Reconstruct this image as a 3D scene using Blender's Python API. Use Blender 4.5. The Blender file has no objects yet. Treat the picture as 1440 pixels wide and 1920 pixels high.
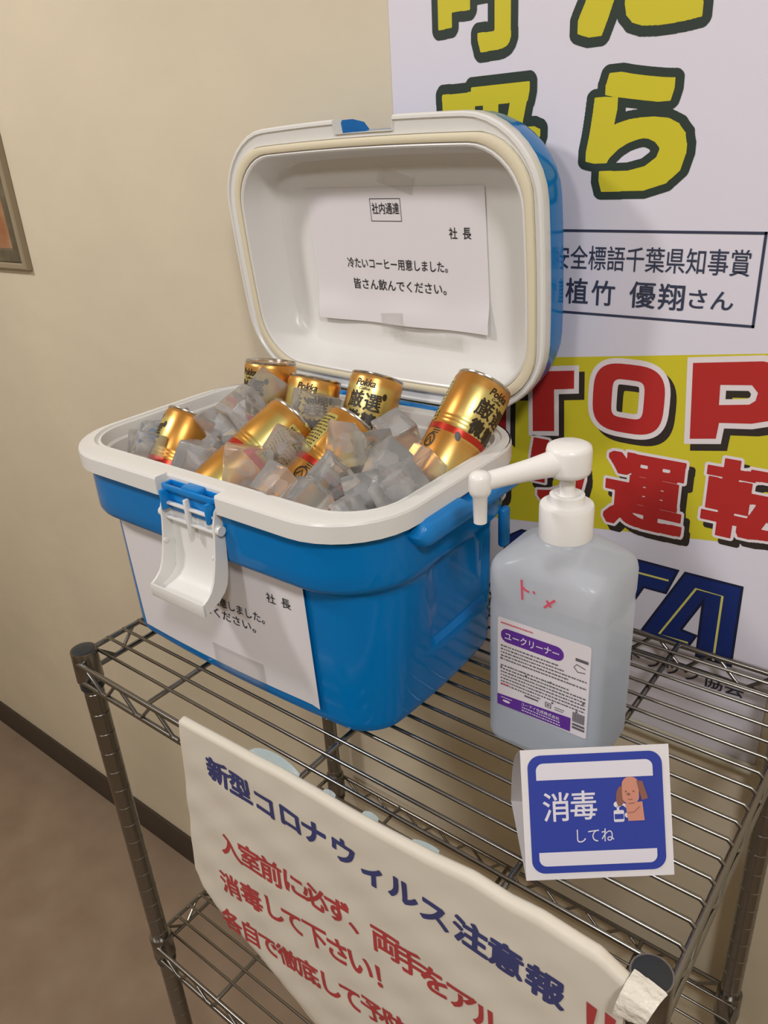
import bpy, bmesh, math, random
from mathutils import Vector, Matrix, noise
random.seed(7)
sc = bpy.context.scene
COL = sc.collection
PI = math.pi
ZS = 1.02                       # height of the rack's top above the floor; scene coordinates below use rack top = 0
WALL_Y = .372
D = .3402                       # rack depth between post axes
HS = .44                        # distance between the two shelves

# ------------------------------------------------------------------ camera
cam = bpy.data.cameras.new('camera'); camo = bpy.data.objects.new('camera', cam); COL.objects.link(camo)
yaw, pitch, roll, fpx = -.69060759, -.44068209, -.06553873, 1462.235
_f = Vector((math.sin(yaw)*math.cos(pitch), math.cos(yaw)*math.cos(pitch), math.sin(pitch)))
_r = Vector((math.cos(yaw), -math.sin(yaw), 0)); _u = _r.cross(_f)
r2 = math.cos(roll)*_r + math.sin(roll)*_u; u2 = -math.sin(roll)*_r + math.cos(roll)*_u
mw = Matrix((r2, u2, -_f)).transposed().to_4x4(); mw.translation = Vector((.68128659, -.3200886, .45555711+ZS))
camo.matrix_world = mw
cam.sensor_fit = 'VERTICAL'; cam.sensor_height = 24.0; cam.lens = fpx/1920*24; cam.clip_start = .02
sc.camera = camo

# ------------------------------------------------------------------ light and exposure
sc.view_settings.view_transform = 'Standard'; sc.view_settings.look = 'None'
sc.view_settings.gamma = 1; sc.view_settings.use_curve_mapping = False
sc.view_settings.exposure = 0.0
wd = bpy.data.worlds.new('world'); sc.world = wd; wd.use_nodes = True
wd.node_tree.nodes['Background'].inputs[0].default_value = (1.0, .97, .95, 1)
wd.node_tree.nodes['Background'].inputs[1].default_value = .05
def area(name, loc, aim, size, power, col):
    l = bpy.data.lights.new(name, 'AREA'); l.shape = 'DISK'; l.size = size; l.energy = power; l.color = col
    o = bpy.data.objects.new(name, l); COL.objects.link(o); o.location = (loc[0], loc[1], loc[2]+ZS)
    o.rotation_euler = (Vector(aim)-Vector(loc)).to_track_quat('-Z', 'Y').to_euler()
    return o
area('ceiling_lamp_light', (-.75, -.75, 1.36), (-.55, .0, 0), .22, 13, (1.0, .96, .95))
area('ceiling_lamp_light', (1.25, -.75, 1.36), (.9, .1, 0), .24, 13.5, (.99, .98, 1.0))
area('ceiling_lamp_light', (.35, -1.9, 1.36), (.35, -1.0, 0), .30, 11, (1.0, .98, 1.0))

# ------------------------------------------------------------------ materials
def lin(c):
    return tuple((x/255/12.92 if x/255 <= .04045 else ((x/255+.055)/1.055)**2.4) for x in c) + (1,)
def pmat(name, rgb, rough=.5, metal=0., trans=0., ior=1.45, coat=0., spec=.5, bump=None, var=None, sss=0.):
    m = bpy.data.materials.new(name); m.use_nodes = True
    nt = m.node_tree; b = nt.nodes['Principled BSDF']
    b.inputs['Base Color'].default_value = lin(rgb); b.inputs['Roughness'].default_value = rough
    b.inputs['Metallic'].default_value = metal; b.inputs['IOR'].default_value = ior
    b.inputs['Transmission Weight'].default_value = trans; b.inputs['Coat Weight'].default_value = coat
    b.inputs['Specular IOR Level'].default_value = spec
    tc = nt.nodes.new('ShaderNodeTexCoord')
    if var:
        n = nt.nodes.new('ShaderNodeTexNoise'); n.inputs['Scale'].default_value = var[1]; n.inputs['Detail'].default_value = 6
        nt.links.new(tc.outputs['Object'], n.inputs['Vector'])
        r = nt.nodes.new('ShaderNodeValToRGB'); r.color_ramp.elements[0].color = lin(var[0]); r.color_ramp.elements[1].color = lin(rgb)
        r.color_ramp.elements[0].position = var[2]; r.color_ramp.elements[1].position = var[3]
        nt.links.new(n.outputs['Fac'], r.inputs['Fac']); nt.links.new(r.outputs['Color'], b.inputs['Base Color'])
    if bump:
        n = nt.nodes.new('ShaderNodeTexNoise'); n.inputs['Scale'].default_value = bump[0]; n.inputs['Detail'].default_value = 4
        nt.links.new(tc.outputs['Object'], n.inputs['Vector'])
        k = nt.nodes.new('ShaderNodeBump'); k.inputs['Strength'].default_value = bump[1]; k.inputs['Distance'].default_value = bump[2]
        nt.links.new(n.outputs['Fac'], k.inputs['Height']); nt.links.new(k.outputs['Normal'], b.inputs['Normal'])
    return m
M = {}
M['wall'] = pmat('cream_plaster', (217, 205, 180), .75, bump=(14, .35, .006), var=((210, 199, 175), 3.5, .35, .65))
M['floor'] = pmat('brown_vinyl', (152, 133, 112), .45, var=((140, 120, 101), 9, .35, .65), bump=(60, .05, .002))
M['base'] = pmat('dark_brown_vinyl', (66, 55, 46), .5)
M['ceil'] = pmat('white_ceiling', (225, 222, 214), .9)
M['chrome'] = pmat('chrome', (140, 137, 132), .27, 1.)
M['cap'] = pmat('black_plastic', (42, 46, 50), .35)
M['poster'] = pmat('poster_film', (224, 220, 230), .38)
M['bar'] = pmat('beige_bar', (205, 198, 176), .35)
M['p_yellow'] = pmat('yellow_print', (208, 196, 44), .42)
M['p_dark'] = pmat('dark_green_print', (44, 58, 50), .42)
M['p_red'] = pmat('red_print', (182, 44, 40), .42)
M['p_white'] = pmat('white_print', (232, 222, 222), .42)
M['p_black'] = pmat('black_print', (52, 44, 38), .42)
M['p_navy'] = pmat('navy_print', (22, 44, 110), .42)
M['p_navydark'] = pmat('dark_navy_print', (24, 32, 58), .42)
M['p_ink'] = pmat('ink_print', (56, 62, 84), .42)
M['p_paleyel'] = pmat('pale_yellow_print', (220, 214, 110), .42)
M['blue'] = pmat('blue_plastic', (0, 116, 188), .13, spec=.3)
M['blue2'] = pmat('bright_blue_plastic', (10, 126, 202), .28)
M['white'] = pmat('white_plastic', (227, 226, 222), .28)
M['gasket'] = pmat('cream_rubber', (224, 214, 186), .5)
M['paper'] = pmat('paper', (226, 222, 224), .7)
M['ink'] = pmat('black_ink', (40, 40, 46), .6)

M['ice'] = pmat('ice', (250, 250, 250), .12, trans=.84, ior=1.25, bump=(70, .3, .002))

M['silver'] = pmat('tin', (206, 200, 190), .22, 1.)
M['canred'] = pmat('red_tin', (186, 52, 34), .3, .55)
M['canink'] = pmat('dark_brown_ink', (48, 38, 22), .4)
M['canpale'] = pmat('pale_gold_tin', (214, 200, 118), .3, .7)
M['pump'] = pmat('white_pump_plastic', (240, 238, 234), .3)


M['label'] = pmat('label_film', (224, 218, 222), .4)
M['purple'] = pmat('purple_print', (96, 48, 148), .4)
M['grey'] = pmat('grey_print', (96, 92, 98), .5)
M['marker'] = pmat('red_marker', (214, 84, 104), .6)
M['cardblue'] = pmat('card_blue_print', (48, 66, 160), .5)
M['cardwhite'] = pmat('card_white_print', (224, 220, 230), .5)
M['dog'] = pmat('tan_print', (206, 142, 122), .5); M['dogear'] = pmat('brown_print', (140, 94, 84), .5)
M['sign'] = pmat('sign_paper', (220, 213, 198), .7, bump=(26, .12, .003))
M['signblue'] = pmat('sign_blue_ink', (58, 62, 112), .7); M['signred'] = pmat('sign_red_ink', (176, 62, 62), .7)
M['signtape'] = pmat('white_tape', (226, 220, 206), .3, bump=(120, .8, .004))
M['tapeblue'] = pmat('pale_blue_tape', (206, 220, 220), .3)
M['frame'] = pmat('olive_frame', (150, 136, 112), .4); M['frame2'] = pmat('dark_olive_frame', (108, 100, 80), .45, var=((84, 76, 58), 30, .35, .65))
M['picture'] = pmat('ochre_picture', (176, 150, 112), .6, var=((150, 92, 58), 5, .4, .6))
def mixmat(name, rgb, rough, clear, transl=.0, tint=(255, 255, 255), spec=.5):
    m = bpy.data.materials.new(name); m.use_nodes = True; nt = m.node_tree; b = nt.nodes['Principled BSDF']
    b.inputs['Base Color'].default_value = lin(rgb); b.inputs['Roughness'].default_value = rough; b.inputs['Specular IOR Level'].default_value = spec
    t = nt.nodes.new('ShaderNodeBsdfTransparent'); t.inputs[0].default_value = lin(tint)
    a = nt.nodes.new('ShaderNodeMixShader'); a.inputs[0].default_value = clear
    out = nt.nodes['Material Output']; src = b.outputs[0]
    if transl:
        tl = nt.nodes.new('ShaderNodeBsdfTranslucent'); tl.inputs[0].default_value = lin(rgb)
        c = nt.nodes.new('ShaderNodeMixShader'); c.inputs[0].default_value = transl
        nt.links.new(src, c.inputs[1]); nt.links.new(tl.outputs[0], c.inputs[2]); src = c.outputs[0]
    nt.links.new(src, a.inputs[1]); nt.links.new(t.outputs[0], a.inputs[2]); nt.links.new(a.outputs[0], out.inputs[0])
    return m
M['icecore'] = mixmat('cloudy_ice', (246, 246, 246), .6, .78, .4)
M['tape'] = mixmat('clear_tape', (236, 232, 226), .25, .84)
M['bottle'] = mixmat('translucent_plastic', (240, 246, 253), .26, .30, .55, (246, 250, 254))
M['liquid'] = mixmat('clear_liquid', (232, 240, 248), .10, .84, .5, (236, 242, 248))
# gold tin: alternating pale gold and copper panels around the can
def goldmat():
    m = bpy.data.materials.new('gold_tin'); m.use_nodes = True; nt = m.node_tree; b = nt.nodes['Principled BSDF']
    b.inputs['Metallic'].default_value = .75; b.inputs['Roughness'].default_value = .33
    tc = nt.nodes.new('ShaderNodeTexCoord'); sp = nt.nodes.new('ShaderNodeSeparateXYZ'); nt.links.new(tc.outputs['Object'], sp.inputs[0])
    at = nt.nodes.new('ShaderNodeMath'); at.operation = 'ARCTAN2'; nt.links.new(sp.outputs['X'], at.inputs[0]); nt.links.new(sp.outputs['Y'], at.inputs[1])
    ab = nt.nodes.new('ShaderNodeMath'); ab.operation = 'ABSOLUTE'; nt.links.new(at.outputs[0], ab.inputs[0])
    dv = nt.nodes.new('ShaderNodeMath'); dv.operation = 'DIVIDE'; dv.inputs[1].default_value = PI; nt.links.new(ab.outputs[0], dv.inputs[0])
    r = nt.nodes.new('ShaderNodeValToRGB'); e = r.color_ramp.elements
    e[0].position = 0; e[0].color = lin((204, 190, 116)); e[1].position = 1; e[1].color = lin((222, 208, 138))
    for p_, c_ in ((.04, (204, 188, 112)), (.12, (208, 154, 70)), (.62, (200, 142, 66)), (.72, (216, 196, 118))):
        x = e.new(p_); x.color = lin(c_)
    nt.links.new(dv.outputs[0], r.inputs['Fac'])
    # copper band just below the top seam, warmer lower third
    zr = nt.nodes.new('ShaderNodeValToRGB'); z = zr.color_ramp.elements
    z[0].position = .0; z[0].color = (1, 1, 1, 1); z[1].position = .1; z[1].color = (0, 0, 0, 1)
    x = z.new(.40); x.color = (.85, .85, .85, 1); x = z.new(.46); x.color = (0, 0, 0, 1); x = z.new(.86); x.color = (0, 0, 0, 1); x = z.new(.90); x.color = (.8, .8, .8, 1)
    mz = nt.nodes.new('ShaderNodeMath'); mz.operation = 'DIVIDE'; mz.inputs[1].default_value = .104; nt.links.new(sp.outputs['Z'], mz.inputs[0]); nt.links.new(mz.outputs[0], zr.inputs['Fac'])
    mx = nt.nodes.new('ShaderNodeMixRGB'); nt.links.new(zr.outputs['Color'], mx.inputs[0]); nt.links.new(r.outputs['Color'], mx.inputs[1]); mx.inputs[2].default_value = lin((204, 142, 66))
    nt.links.new(mx.outputs[0], b.inputs['Base Color'])
    return m
M['gold'] = goldmat()

# ------------------------------------------------------------------ helpers
WM = {}
TZ = Matrix.Translation((0, 0, ZS))
def finish(me, angle=38):
    me.shade_smooth(); me.set_sharp_from_angle(angle=math.radians(angle))
def obj(name, bm, mat, parent=None, scene=False, M4=None, angle=38, recalc=True):
    """one mesh object; scene=True: vertices are given in scene coordinates"""
    if recalc: bmesh.ops.recalc_face_normals(bm, faces=bm.faces)
    m4 = M4 if M4 is not None else Matrix.Identity(4)
    pw = WM[parent.name] if parent else Matrix.Identity(4)
    w = pw @ m4
    if scene: bm.transform(w.inverted() @ TZ)
    me = bpy.data.meshes.new(name); bm.to_mesh(me); bm.free()
    for x in (mat if isinstance(mat, (list, tuple)) else [mat]): me.materials.append(M[x])
    finish(me, angle)
    o = bpy.data.objects.new(name, me); COL.objects.link(o)
    o.parent = parent; o.matrix_local = m4 if parent else m4
    WM[o.name] = w
    return o
def thing(name, loc, label, cat, group=None, rot=None):
    o = bpy.data.objects.new(name, None); o.empty_display_size = .02; COL.objects.link(o)
    m4 = Matrix.Translation((loc[0], loc[1], loc[2]+ZS)) @ (rot.to_4x4() if rot is not None else Matrix.Identity(4))
    o.matrix_world = m4; WM[o.name] = m4
    tag(o, label, cat, group); return o
def tag(o, label, cat, group=None):
    o['label'] = label; o['category'] = cat
    if group: o['group'] = group
    return o
def struct(name, bm, mat, label=None):
    o = obj(name, bm, mat); o['kind'] = 'structure'
    return o
def B(): return bmesh.new()
def box(bm, c, s, bev=0., seg=2, rot=None):
    r = bmesh.ops.create_cube(bm, size=1)['verts']
    bmesh.ops.scale(bm, vec=s, verts=r)
    if bev:
        g = bmesh.ops.bevel(bm, geom=list({e for v in r for e in v.link_edges}), offset=bev, segments=seg, affect='EDGES', profile=.5)
        r = list({v for f in g['faces'] for v in f.verts} | {v for v in r if v.is_valid})
    if rot is not None: bmesh.ops.rotate(bm, cent=(0, 0, 0), matrix=rot, verts=r)
    bmesh.ops.translate(bm, vec=c, verts=r)
    return r
def loft(bm, loops, cap0=True, cap1=True, closed=True):
    vs = [[bm.verts.new(p) for p in l] for l in loops]
    n = len(loops[0])
    for a, b in zip(vs, vs[1:]):
        for i in range(n if closed else n-1):
            j = (i+1) % n
            bm.faces.new((a[i], a[j], b[j], b[i]))
    if cap0: bm.faces.new(list(reversed(vs[0])))
    if cap1: bm.faces.new(vs[-1])
    return vs
def lathe(bm, prof, n=40, c=(0, 0, 0), m=None):
    loops = []
    for r, z in prof:
        l = [Vector((r*math.cos(2*PI*k/n), r*math.sin(2*PI*k/n), z)) for k in range(n)]
        if m is not None: l = [m @ p for p in l]
        loops.append([p + Vector(c) for p in l])
    return loft(bm, loops, prof[0][0] > 1e-6, prof[-1][0] > 1e-6)
def tube(bm, pts, r, n=8, radii=None):
    pts = [Vector(p) for p in pts]; loops = []
    t0 = (pts[1]-pts[0]).normalized(); a = t0.orthogonal().normalized()
    for i, p in enumerate(pts):
        if i == 0: t = (pts[1]-p).normalized()
        elif i == len(pts)-1: t = (p-pts[i-1]).normalized()
        else: t = ((pts[i+1]-p).normalized()+(p-pts[i-1]).normalized()).normalized()
        a = (a - t*a.dot(t)).normalized(); b = t.cross(a); rr_ = radii[i] if radii else r
        loops.append([p+(a*math.cos(2*PI*k/n)+b*math.sin(2*PI*k/n))*rr_ for k in range(n)])
    loft(bm, loops)
def rr(w, d, r, b=0., cx=0., cy=0., nc=9, ns=12, front=None):
    """rounded rectangle with bowed sides, CCW, constant point count"""
    hw, hd = w/2, d/2; P = []
    cs = ((hw-r, hd-r, 0), (-hw+r, hd-r, 90), (-hw+r, -hd+r, 180), (hw-r, -hd+r, 270))
    ends = []
    for k, (x0, y0, a0) in enumerate(cs):
        for q in range(nc+1):
            a = math.radians(a0+90*q/nc); P.append((x0+r*math.cos(a), y0+r*math.sin(a)))
        x1, y1, a1 = cs[(k+1) % 4]; a = math.radians(a0+90)
        p0 = P[-1]; aa = math.radians(a1); p1 = (x1+r*math.cos(aa), y1+r*math.sin(aa))
        fr = [q/ns for q in range(1, ns)] if not (k == 2 and front) else [(f*w/2-p0[0])/(p1[0]-p0[0]) for f in front]
        for f in fr: P.append((p0[0]+(p1[0]-p0[0])*f, p0[1]+(p1[1]-p0[1])*f))
    out = []
    for x, y in P:
        out.append((x+cx+(1 if x > 0 else -1)*b*(1-min(1, (y/hd)**2))*abs(x)/hw, y+cy+(1 if y > 0 else -1)*b*(1-min(1, (x/hw)**2))*abs(y)/hd))
    return out
def sstep(a, b, x):
    t = max(0, min(1, (x-a)/(b-a))); return t*t*(3-2*t)
def interp(pts, x):
    if x <= pts[0][0]: return pts[0][1]
    for (a, b), (c, d) in zip(pts, pts[1:]):
        if x <= c: return b+(d-b)*(x-a)/(c-a)
    return pts[-1][1]
# flat outlines and lettering
_tc = {}
def _curve_mesh(cu, key):
    o = bpy.data.objects.new('tmp', cu); COL.objects.link(o)
    dg = bpy.context.evaluated_depsgraph_get(); me = bpy.data.meshes.new_from_object(o.evaluated_get(dg))
    _tc[key] = ([(v.co.x, v.co.y) for v in me.vertices], [tuple(p.vertices) for p in me.polygons])
    bpy.data.objects.remove(o); bpy.data.meshes.remove(me); bpy.data.curves.remove(cu)
    return _tc[key]
def glyphs(s, offset=0., shear=0.):
    key = (s, offset, shear)
    if key in _tc: return _tc[key]
    cu = bpy.data.curves.new('tmp', 'FONT'); cu.body = s; cu.size = 1; cu.offset = offset; cu.shear = shear; cu.resolution_u = 4; cu.fill_mode = 'FRONT'; cu.dimensions = '2D'
    return _curve_mesh(cu, key)
import numpy as np
def bold(s, r, shear=0., N=150, box_=None):
    """glyph outline thickened by r (em): rasterised, dilated by a disk and traced back to clean outlines"""
    key = (s, 'b', round(r, 4), shear, box_)
    if key in _tc: return _tc[key]
    V, F = glyphs(s, 0., shear); P = np.array(V)
    pad = int((r+(max(box_) if box_ else 0))*N)+5; x0, y0 = P.min(0); W_ = int((P[:, 0].max()-x0)*N)+2*pad+2; H_ = int((P[:, 1].max()-y0)*N)+2*pad+2
    Q = (P-(x0, y0))*N+pad; im = np.zeros((H_, W_), bool)
    for f in F:
        for k in range(1, len(f)-1):
            a, b, c = Q[f[0]], Q[f[k]], Q[f[k+1]]
            lo = np.floor(np.minimum(np.minimum(a, b), c)).astype(int)-1; hi = np.ceil(np.maximum(np.maximum(a, b), c)).astype(int)+2
            gx, gy = np.meshgrid(np.arange(lo[0], hi[0]), np.arange(lo[1], hi[1]))
            d = (b[0]-a[0])*(c[1]-a[1])-(b[1]-a[1])*(c[0]-a[0])
            if abs(d) < 1e-9: continue
            w1 = ((gx-a[0])*(c[1]-a[1])-(gy-a[1])*(c[0]-a[0]))/d; w2 = ((b[0]-a[0])*(gy-a[1])-(b[1]-a[1])*(gx-a[0]))/d
            im[lo[1]:hi[1], lo[0]:hi[0]] |= (w1 >= -.02) & (w2 >= -.02) & (w1+w2 <= 1.02)
    if box_:                                # square-ended stroke thickening first
        for ax_i, q in ((1, int(round(box_[0]*N))), (0, int(round(box_[1]*N)))):
            o_ = im.copy()
            for k in range(1, q+1):
                o_ |= np.roll(im, k, ax_i) | np.roll(im, -k, ax_i)
            im = o_
    R = r*N; out = im.copy(); n = int(R)+1
    for dy in range(-n, n+1):
        for dx in range(-n, n+1):
            if 0 < dx*dx+dy*dy <= R*R+.3:
                out[max(0, dy):H_+min(0, dy), max(0, dx):W_+min(0, dx)] |= im[max(0, -dy):H_+min(0, -dy), max(0, -dx):W_+min(0, -dx)]
    g = out.astype(float)
    for _ in range(2):
        g[1:-1, 1:-1] = (g[:-2, 1:-1]+g[2:, 1:-1]+g[1:-1, :-2]+g[1:-1, 2:]+4*g[1:-1, 1:-1])/8
    g += 1e-4*.37; seg = {}
    ys, xs = np.nonzero(((g[:-1, :-1] > .5).astype(int)+(g[1:, :-1] > .5)+(g[:-1, 1:] > .5)+(g[1:, 1:] > .5)) % 4)
    def ept(x, y, d):
        v0 = g[y, x]; v1 = g[y, x+1] if d == 0 else g[y+1, x]; t = (.5-v0)/(v1-v0)
        return (x+t, y) if d == 0 else (x, y+t)
    for y, x in zip(ys.tolist(), xs.tolist()):
        c = [g[y, x] > .5, g[y, x+1] > .5, g[y+1, x+1] > .5, g[y+1, x] > .5]
        E = [(x, y, 0), (x+1, y, 1), (x, y+1, 0), (x, y, 1)]
        cr_ = [k for k in range(4) if c[k] != c[(k+1) % 4]]
        prs = [(cr_[0], cr_[1])] if len(cr_) == 2 else ([(0, 1), (2, 3)] if c[0] else [(3, 0), (1, 2)])
        for a, b in prs: seg.setdefault(E[a], []).append(E[b]); seg.setdefault(E[b], []).append(E[a])
    loops = []; used = set()
    for st in seg:
        if st in used: continue
        L = [st]; used.add(st); cur = st
        while True:
            nx = [q for q in seg[cur] if q not in used]
            if not nx: break
            cur = nx[0]; used.add(cur); L.append(cur)
        if len(L) < 6: continue
        pts = [ept(*e) for e in L]
        keep = []; tol = .16                   # drop nearly collinear points
        def rdp(a, b):
            st_ = [(a, b)]; kk = {a, b}
            while st_:
                i, j = st_.pop()
                if j-i < 2: continue
                A_, B_ = np.array(pts[i]), np.array(pts[j % len(pts)]); d = B_-A_; l = np.hypot(*d)+1e-9
                S = np.array([pts[q] for q in range(i+1, j)])-A_; h = np.abs(S[:, 0]*d[1]-S[:, 1]*d[0])/l
                m = int(h.argmax())
                if h[m] > tol: kk.add(i+1+m); st_ += [(i, i+1+m), (i+1+m, j)]
            return kk
        h = len(pts)//2; kk = sorted((rdp(0, h) | rdp(h, len(pts))) - {len(pts)})
        if len(kk) > 2: loops.append([((pts[q][0]-pad)/N+x0, (pts[q][1]-pad)/N+y0) for q in kk])
    _tc[key] = polys(loops); return _tc[key]
def polys(splines, offset=0.):
    key = (str(splines), offset)
    if key in _tc: return _tc[key]
    cu = bpy.data.curves.new('tmp', 'CURVE'); cu.dimensions = '2D'; cu.fill_mode = 'BOTH'; cu.offset = offset
    for sp in splines:
        s = cu.splines.new('POLY'); s.points.add(len(sp)-1); s.use_cyclic_u = True
        for p, q in zip(s.points, sp): p.co = (q[0], q[1], 0, 1)
    return _curve_mesh(cu, key)
def put(bm, shape, mapf, sub=None):
    """adds a flat shape through mapf(u, v) -> 3D point"""
    V, F = shape
    b2 = B(); vs = [b2.verts.new((x, y, 0)) for x, y in V]
    for f in F:
        try: b2.faces.new([vs[i] for i in f])
        except ValueError: pass
    if sub:
        xs = [v[0] for v in V]; ys = [v[1] for v in V]
        for ax, lo, hi in ((0, min(xs), max(xs)), (1, min(ys), max(ys))):
            if ax == 1 and sub[1] is None: continue
            st = sub[ax]; x = lo+st
            while x < hi:
                co = (x, 0, 0) if ax == 0 else (0, x, 0); no = (1, 0, 0) if ax == 0 else (0, 1, 0)
                bmesh.ops.bisect_plane(b2, geom=b2.verts[:]+b2.edges[:]+b2.faces[:], plane_co=co, plane_no=no); x += st
    ix = {}
    for v in b2.verts: ix[v] = bm.verts.new(mapf(v.co.x, v.co.y))
    for f in b2.faces:
        try: bm.faces.new([ix[v] for v in f.verts])
        except ValueError: pass
    b2.free()
def fit(shape, cx, cy, w=None, h=None, rot=0., ref=None):
    """scales a shape so its (or ref's) bounding box is w by h centred on cx, cy"""
    V, F = shape; R = (ref or shape)[0]
    x0, x1 = min(v[0] for v in R), max(v[0] for v in R); y0, y1 = min(v[1] for v in R), max(v[1] for v in R)
    sx = w/(x1-x0) if w else None; sy = h/(y1-y0) if h else None
    sx = sx or sy; sy = sy or sx
    mx, my = (x0+x1)/2, (y0+y1)/2; c, s = math.cos(rot), math.sin(rot); out = []
    for x, y in V:
        a, b = (x-mx)*sx, (y-my)*sy; out.append((cx+a*c-b*s, cy+a*s+b*c))
    return out, F
def scaled(shape, cx, cy, size, rot=0., sx=1.):
    """scales about the em box centre of one glyph (em = 1)"""
    V, F = shape; c, s = math.cos(rot), math.sin(rot); out = []
    for x, y in V:
        a, b = (x-.5)*size*sx, (y-.38)*size; out.append((cx+a*c-b*s, cy+a*s+b*c))
    return out, F
def rect(x0, y0, x1, y1): return ([(x0, y0), (x1, y0), (x1, y1), (x0, y1)], [(0, 1, 2, 3)])
def rrect(x0, y0, x1, y1, r, n=6, corners=(1, 1, 1, 1)):
    P = []
    for k, (cx, cy, a0) in enumerate(((x1-r, y1-r, 0), (x0+r, y1-r, 90), (x0+r, y0+r, 180), (x1-r, y0+r, 270))):
        if corners[k]:
            for q in range(n+1):
                a = math.radians(a0+90*q/n); P.append((cx+r*math.cos(a), cy+r*math.sin(a)))
        else: P.append(((x1, y1), (x0, y1), (x0, y0), (x1, y0))[k])
    return (P, [tuple(range(len(P)))])
def ell(cx, cy, a, b, n=24, rot=0.):
    c, s = math.cos(rot), math.sin(rot)
    P = [(cx+a*math.cos(2*PI*k/n)*c-b*math.sin(2*PI*k/n)*s, cy+a*math.cos(2*PI*k/n)*s+b*math.sin(2*PI*k/n)*c) for k in range(n)]
    return (P, [tuple(range(n))])
def stroke(pts, w):
    """a flat line of width w"""
    L, R = [], []
    P = [Vector(p) for p in pts]
    for i, p in enumerate(P):
        t = (P[min(i+1, len(P)-1)]-P[max(i-1, 0)]).normalized(); n = Vector((-t.y, t.x))*w/2
        L.append(tuple(p+n)); R.append(tuple(p-n))
    V = L+R; n = len(P)
    return (V, [(i, i+1, n+i+1, n+i) for i in range(n-1)])

# ================================================================== room
def slab(name, x0, y0, z0, x1, y1, z1, mat):
    bm = B(); box(bm, ((x0+x1)/2, (y0+y1)/2, (z0+z1)/2+ZS), (x1-x0, y1-y0, z1-z0)); return struct(name, bm, mat)
FZ, CZ = -ZS, 1.42
X0, X1, YF = -1.7, 2.1, -2.6
slab('floor', X0-.1, YF-.1, FZ-.1, X1+.1, WALL_Y+.1, FZ, 'floor')
slab('ceiling', X0-.1, YF-.1, CZ, X1+.1, WALL_Y+.1, CZ+.1, 'ceil')
slab('wall_back', X0-.1, WALL_Y, FZ, X1+.1, WALL_Y+.1, CZ, 'wall')
slab('wall_front', X0-.1, YF-.1, FZ, X1+.1, YF, CZ, 'wall')
slab('wall_left', X0-.1, YF, FZ, X0, WALL_Y, CZ, 'wall')
slab('wall_right', X1, YF, FZ, X1+.1, WALL_Y, CZ, 'wall')
bm = B(); box(bm, ((X0+X1)/2, WALL_Y-.004, FZ+.041+ZS), (X1-X0, .008, .082), .002); struct('baseboard_back', bm, 'base')

# ================================================================== poster on the wall
PO = thing('safety_poster', (.36, WALL_Y, -.15), 'large white safety poster with yellow and red lettering on the cream wall behind the rack', 'poster')
py = .3695
PX0, PX1, PZ0, PZ1 = .157, .5775, -.138, .82
bm = B(); box(bm, ((PX0+PX1)/2, py+.0008, (PZ0+PZ1)/2), (PX1-PX0, .0016, PZ1-PZ0)); obj('sheet', bm, 'poster', PO, True)
bm = B(); tube(bm, [(PX0-.002, py-.004, PZ0-.004), (PX1+.002, py-.004, PZ0-.004)], .0062, 14); obj('hanging_bar', bm, 'bar', PO, True, angle=60)
def pl(k): return lambda u, v: Vector((u, py-.0002-.00025*k, v))
# yellow band
bm = B(); put(bm, ([(PX0, .0495), (PX1, .111), (PX1, .2865), (PX0, .2345)], [(0, 1, 2, 3)]), pl(0)); obj('yellow_band', bm, 'p_yellow', PO, True)
# big slogan characters
big = (('呼', .2655, .5825, .125), ('吸', .2695, .438, .125), ('だ', .4035, .576, .118), ('ら', .4060, .4515, .120))
bm = B(); bm2 = B()
for ch, cx, cz, s in big:
    bx = {'呼': (.030, .020), '吸': (.030, .020), 'だ': (.046, .040), 'ら': (.046, .038)}[ch]
    base = bold(ch, .004, N=300, box_=bx)
    out = bold(ch, .068, N=300, box_=bx)
    wide = {'呼': (.105, .118), '吸': (.108, .118), 'だ': (.110, .105), 'ら': (.086, .090)}[ch]
    put(bm, fit(out, cx, cz, wide[0], wide[1], ref=base), pl(0.4)); put(bm2, fit(base, cx, cz, wide[0], wide[1]), pl(1.2))
obj('slogan_outline', bm, 'p_dark', PO, True); obj('slogan_lettering', bm2, 'p_yellow', PO, True)
# award box
bm = B()
bx0, bx1, bz0, bz1, t = .19, .5182, .3006, .3756, .0022
for q in (rect(bx0, bz0, bx1, bz0+t), rect(bx0, bz1-t, bx1, bz1), rect(bx0, bz0, bx0+t, bz1), rect(bx1-t, bz0, bx1, bz1)): put(bm, q, pl(1))
a = '安全標語千葉県知事賞'
put(bm, fit(glyphs(a, .006), .4225, .3515, .173, .0212), pl(1))
for ch, cx, cz, w, h in (('年', .3310, .3150, .0140, .0140), ('植', .3605, .3215, .0225, .0235), ('竹', .3860, .3210, .0225, .0225), ('優', .4225, .3215, .0235, .0230), ('翔', .4480, .3212, .0225, .0225), ('さん', .4812, .3210, .0365, .0155)):
    put(bm, fit(bold(ch, .014), cx, cz, w, h), pl(1))
obj('award_box_text', bm, 'p_ink', PO, True)
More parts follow.
